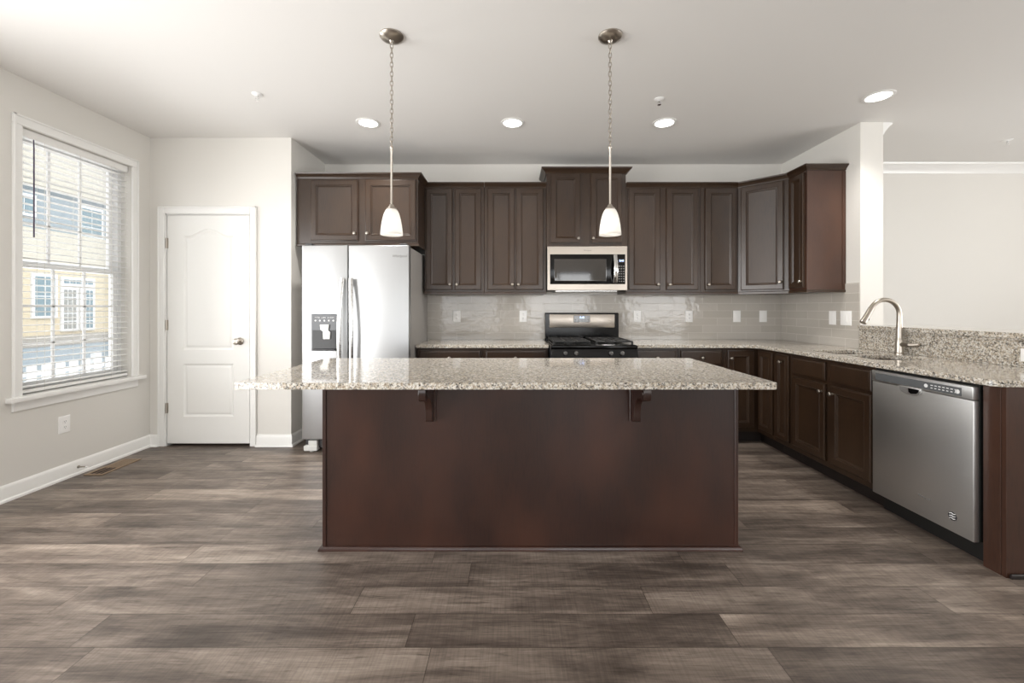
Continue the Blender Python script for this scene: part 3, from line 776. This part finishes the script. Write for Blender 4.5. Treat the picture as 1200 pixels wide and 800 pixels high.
ds = G().box(.296, .352, -.0045, -.0025, .262, .300).obj('clock_display', GLASSBK, face)
text('clock_digits', '8:48', .024, BLUE, ds, (.324, -.0050, .281))
g = G()
for k in range(3):
    for r in range(7): g.box(.297+.021*k, .309+.021*k, -.0042, -.0028, .080+.024*r, .090+.024*r)
g.obj('keypad', INK, face)
g = G(); g.box(-.30, .30, .06, .36, -.012, .004, .003); g.obj('grease_filter', STEEL, mw)
text('face_lettering', 'Whirlpool', .018, INK, face, (0, -.0006, .380))

# ------------------------------------------------------------------ dishwasher
dwr = thing('dishwasher', 'stainless front-control dishwasher at the near end of the peninsula', 'dishwasher', (2.215, 2.572, 0), -PI/2)
DW = .566
G().box(.004, DW-.002, .030, .60, .105, .862, .002).obj('tub', BLACKM, dwr)
G().box(.0, DW, .075, .10, .0, .104).obj('toe_panel', BLACKM, dwr)
G().box(.002, DW, 0, .028, .105, .785, .004, 2).obj('door_panel', DWSTEEL, dwr)
cs = G().box(.002, DW, -.004, .028, .787, .853, .004, 2).obj('control_strip', DWSTEEL, dwr)
G().box(.030, DW-.050, -.0055, -.0035, .797, .838, .001).obj('control_glass', PANEL, cs)
g = G()
for k in range(7): g.box(.365+.020*k, .377+.020*k, -.0064, -.0052, .822, .826); g.box(.365+.020*k, .375+.020*k, -.0064, -.0052, .808, .812)
g.lathe([(.010, 0), (.010, .0012)], (.340, -.0052, .817), '-Y', 16); g.lathe([(.011, 0), (.011, .0012)], (.498, -.0052, .817), '-Y', 16); g.obj('control_symbols', WINK, cs)
g = G()   # pocket handle: a scooped tongue under the strip
pp = [(.185, .792), (.315, .792), (.312, .775), (.298, .758), (.270, .750), (.230, .750), (.202, .758), (.188, .775)]
g.prism(pp, -.010, .002, 'Y'); g.obj('pocket_handle', DWSTEEL, dwr, bevel=.004)
g = G(); g.prism([(.245, .786), (.306, .786), (.302, .772), (.290, .762), (.262, .758), (.248, .764)], -.0118, -.009, 'Y'); g.obj('pocket_recess', BLACK, dwr)
text('door_lettering', 'Whirlpool', .017, INK, dwr, (.325, -.0006, .215), font_shear=.2)
bdg = G().lathe([(.021, 0), (.021, .0010)], (.470, -.0002, .185), '-Y', 24).obj('round_badge', DGREY, dwr)
g = G()
for k in range(3):
    zc = .173+.012*k; g.tube([(.470-.014, -.0016, zc-.002), (.466, -.0016, zc+.003), (.474, -.0016, zc-.001), (.484, -.0016, zc+.003)], .0022, 6)
g.obj('badge_emblem', WINK, bdg)
# ------------------------------------------------------------------ outlets and switches
def plate(label, loc, rz, kind='duplex', w_=.078, group=None, cat='outlet', horiz=False):
    o = thing('wall_outlet' if kind == 'duplex' else 'light_switch', label, cat, loc, rz, group)
    h_ = .122
    if horiz: w_, h_ = .118, .072
    g = G(); g.rings(w_, h_, [(0, 0), (0, .003), (.003, .0055), (.006, .006)], -w_/2, -h_/2, 0); g.obj('cover_plate', WHITEP, o)
    n = max(1, round(w_/.08)) if not horiz else 1
    for i in range(n):
        cx = (i-(n-1)/2)*.048
        if kind == 'duplex':
            for s in (-1, 1):
                a, b = (cx+s*.020, 0) if horiz else (cx, s*.020)
                g = G(); g.lathe([(.0165, .0055), (.0165, .0075), (.015, .008)], (a, 0, b), '-Y', 20); r = g.obj('receptacle', WHITEP, o)
                g = G()
                for dx_ in (-.006, .006): g.box(a+dx_-.0012, a+dx_+.0012, -.0085, -.0078, b-.001, b+.007)
                g.lathe([(.0024, .0078), (.0024, .0085)], (a, 0, b-.008), '-Y', 8); g.obj('slot', SLOT, r)
        else:
            g = G(); g.box(cx-.016, cx+.016, -.0085, -.0055, -.033, .033, .001); r = g.obj('rocker', WHITEP, o)
    return o
ty = YB-.009; G1 = None
plate('white outlet on the tile nearest the refrigerator', (-.583, ty, 1.145), 0)
plate('white outlet on the tile just left of the range', (.117, ty, 1.145), 0)
plate('white outlet on the tile just right of the range', (1.322, ty, 1.145), 0)
plate('white outlet on the back tile under the middle of the right-hand wall cabinets', (1.867, ty, 1.145), 0)
plate('white switch, left one of the close pair on the back tile near the corner', (2.372, ty, 1.145), 0, 'switch', cat='switch')
plate('white switch nearest the corner, right one of the pair on the back tile', (2.648, ty, 1.145), 0, 'switch', cat='switch')
plate('white switch on the right wall tile, farther from the faucet', (XR-.0090, 3.705, 1.145), -PI/2, 'switch', cat='switch')
plate('white double switch on the right wall tile, nearer the faucet', (XR-.0095, 3.555, 1.145), -PI/2, 'switch', w_=.118, cat='switch')
plate('white outlet low on the left wall below the window', (XL, 3.015, .393), PI/2)
plate('white horizontal outlet in the granite strip at the right edge of the photo', (XR-.012, 2.272, .970), -PI/2, horiz=True)

# door stop on the left baseboard and floor vent
ds_ = thing('door_stop', 'small metal spring door stop on the left baseboard', 'door stop', (XL+.0148, 3.10, .055))
g = G(); g.lathe([(.010, 0), (.010, .004), (.005, .006), (.0045, .060)], (0, 0, 0), '-X', 12)
for v in g.bm.verts: v.co.x = -v.co.x
g.obj('spring', NICK, ds_); G().cyl((.058, 0, 0), (.073, 0, 0), .007, .006, 12).obj('rubber_tip', WHITEP, ds_)
fv = thing('floor_vent', 'brown metal floor vent beside the left baseboard', 'vent', (-3.085, 3.24, 0))
g = G(); g.box(-.068, .068, -.165, -.145, .0003, .006, .001); g.box(-.068, .068, .145, .165, .0003, .006, .001); g.box(-.068, -.050, -.145, .145, .0003, .006, .001); g.box(.050, .068, -.145, .145, .0003, .006, .001)
g.obj('vent_frame', BRONZE, fv); G().box(-.05, .05, -.145, .145, .0003, .0015).obj('vent_cavity', VENTD, fv)
g = G()
for k in range(15):
    y = -.02+.0115*k; g.box(-.05, .05, y, y+.0085, .002, .0045)
for xx in (-.018, .018): g.box(xx-.002, xx+.002, -.145, .145, .002, .0045)
g.obj('louvre', BRONZE, fv)

# ------------------------------------------------------------------ lamps
def pendant():
    r = thing('pendant_lamp', 'left one of the two pendant lamps, hanging in front of the refrigerator cabinet', 'lamp', (-.672, 2.335, H), 0)
    G().lathe([(.066, -.0005), (.066, -.006), (.060, -.014), (.040, -.024), (.014, -.030), (.008, -.040)], (0, 0, 0), n=36).obj('canopy', NICK, r)
    g = G(); z = -.042; k = 0; ll = .030
    while z > -.615:
        c0 = z-ll/2; pts = []
        for j in range(12):
            a = 2*PI*j/12; u = .0085*math.cos(a); v = (ll/2+.003)*math.sin(a)
            pts.append((u, 0, c0+v) if k % 2 == 0 else (0, u, c0+v))
        g.loop_tube(pts, .0022, 6); z -= ll-.004; k += 1
    g.obj('chain', NICK, r)
    g = G(); g.lathe([(.008, -.615), (.010, -.622), (.0062, -.632), (.0062, -.945)], n=14); g.lathe([(.0062, -.94), (.013, -.945), (.016, -.955), (.026, -.962), (.028, -.972), (.022, -.975)], n=24); g.obj('stem', NICK, r)
    shp = [(.020, -.966), (.030, -.975), (.039, -.995), (.047, -1.025), (.053, -1.060), (.057, -1.095), (.058, -1.112)]
    G().lathe(shp, n=36, capa=False, capb=False).obj('lamp_shade', FROST, r, ang=80, solid=.003)
    G().lathe([(.006, -1.000), (.012, -1.010), (.017, -1.032), (.022, -1.055), (.022, -1.07), (.016, -1.084), (.005, -1.090)], n=20).obj('bulb', BULB, r)
    light('bulb_light', 'POINT', (0, 0, -1.085), (0, 0, 0), 0.10, (1, .93, .82), parent=r, radius=.024)
    return r
pn = pendant()
dup(pn, (.548, 2.335, H), 'right one of the two pendant lamps, hanging in front of the microwave cabinet')
def can():
    r = thing('recessed_light', 'lit round recessed ceiling light above the refrigerator, left of the left pendant', 'light', (-1.18, 3.43, H), 0)
    g = G(); g.lathe([(.096, -.0005), (.096, -.004), (.090, -.007), (.076, -.006), (.072, -.0015)], n=36, capb=False); g.obj('trim_ring', TRIM, r)
    G().lathe([(.073, -.0010), (.073, -.0035), (.05, -.0045)], n=32).obj('lens', LENS, r)
    light('can_light', 'SPOT', (0, 0, -.03), (0, 0, 0), 42, (1, .97, .92), parent=r, spot=math.radians(128), radius=.07)
    return r
cn = can()
dup(cn, (0.004, 3.43, H), 'lit round recessed ceiling light between the two pendants')
dup(cn, (1.25, 3.43, H), 'lit round recessed ceiling light just right of the right pendant')
dup(cn, (2.63, 3.00, H), 'lit round recessed ceiling light farthest right, over the sink side')
def sprinkler():
    r = thing('sprinkler_head', 'small white ceiling sprinkler head above the pantry door', 'sprinkler', (-1.81, 2.97, H))
    G().lathe([(.036, -.0005), (.036, -.003), (.024, -.008), (.010, -.009)], n=24).obj('escutcheon', WHITEP, r)
    g = G(); g.cyl((0, 0, -.009), (0, 0, -.022), .006, n=10); g.tube([(-.010, 0, -.012), (-.011, 0, -.03), (0, 0, -.04)], .002, 6); g.tube([(.010, 0, -.012), (.011, 0, -.03), (0, 0, -.04)], .002, 6)
    g.cyl((0, 0, -.040), (0, 0, -.0425), .013, n=14); g.obj('deflector', CHROME, r)
    return r
sp0 = sprinkler()
dup(sp0, (1.07, 3.04, H), 'small ceiling sprinkler head right of the right pendant')
dup(sp0, (4.48, 3.78, H), 'small ceiling sprinkler head at the far right, in the adjoining room')

# ------------------------------------------------------------------ outdoors through the left window
struct(G().box(-60, XL-.6, -40, 60, -1.35, -1.25).obj('trim_2', GROUND)) if False else None
tag(G().box(-60, XL-.6, -40, 60, -1.35, -1.25).obj('ground', GROUND), 'pale paved ground outside between the houses', 'ground', kind='structure')
HX = -17.4
hs = thing('neighbour_house', 'cream and grey sided house seen outside through the window', 'house', (HX, 14.0, -1.25))
def hb(x0, x1, y0, y1, z0, z1): return G().box(x0, x1, y0-14, y1-14, z0+1.25, z1+1.25)
hb(-6, 0, -4, 34, -1.25, 2.75).obj('lower_wall', SIDE1, hs)
hb(-6, 0, -4, 34, 2.95, 4.15).obj('middle_wall', SIDE2, hs)
hb(-6, -.3, -4, 34, 4.15, 5.75).obj('upper_wall', SIDE3, hs)
hb(-6, .0, -4, 34, 5.75, 7.1).obj('gable_wall', SIDE2, hs)
hb(-6, .06, -4, 34, 2.75, 2.95).obj('belt_trim', VINYL, hs)
def hwin(y0, y1, z0, z1, nx, nz, x=0, mat=None):
    g = hb(x, x+.07, y0, y1, z0, z1); g.obj('window_surround', VINYL, hs)
    g = G(); m = .08; cw = (y1-y0-2*m)/nx; chh = (z1-z0-2*m)/nz
    for i in range(nx):
        for j in range(nz):
            a = y0+m+cw*i+.02; b = z0+m+chh*j+.02; g.box(x+.07, x+.085, a-14, a+cw-.04-14, b+1.25, b+chh-.04+1.25)
    g.obj('window_pane', mat or HGLASS, hs)
hwin(15.10, 15.95, .85, 2.50, 2, 4); hwin(16.08, 16.72, .33, 2.05, 3, 5, mat=HGLASSG); hwin(16.78, 17.38, .33, 2.05, 3, 5); hwin(16.08, 17.38, 2.10, 2.45, 5, 1)
hwin(17.05, 18.05, 3.75, 5.45, 2, 4, -.3); hwin(14.4, 15.5, 4.6, 5.4, 3, 2, -.3); hwin(19.2, 20.1, .85, 2.5, 2, 4); hwin(11.5, 12.4, .85, 2.5, 2, 4)
hb(0, 2.2, 10, 24, -.02, .22).obj('deck', DECK, hs)
hb(2.12, 2.18, 10, 24, -1.25, -.03).obj('deck_skirt', SIDE3, hs)
for y in (11, 14.5, 17.8, 21): hb(1.9, 2.1, y, y+.2, -1.25, -.02).obj('deck_post', VINYL, hs)
fc = thing('picket_fence', 'white picket fence outside below the window', 'fence', (-9.0, 8.0, -1.25))
for k in range(26): G().box(-.012, .012, .25*k-1.0, .25*k-.83, .05, 1.42, .006).obj('picket', VINYL, fc)
g = G(); g.box(-.05, -.012, -1.1, 5.6, 1.20, 1.29); g.box(-.05, -.012, -1.1, 5.6, .25, .34); g.obj('fence_rail', VINYL, fc)
g = G()
for k in range(4): g.box(-.17, -.05, -1.1+2.2*k, -.98+2.2*k, 0, 1.5)
g.obj('fence_post', VINYL, fc)
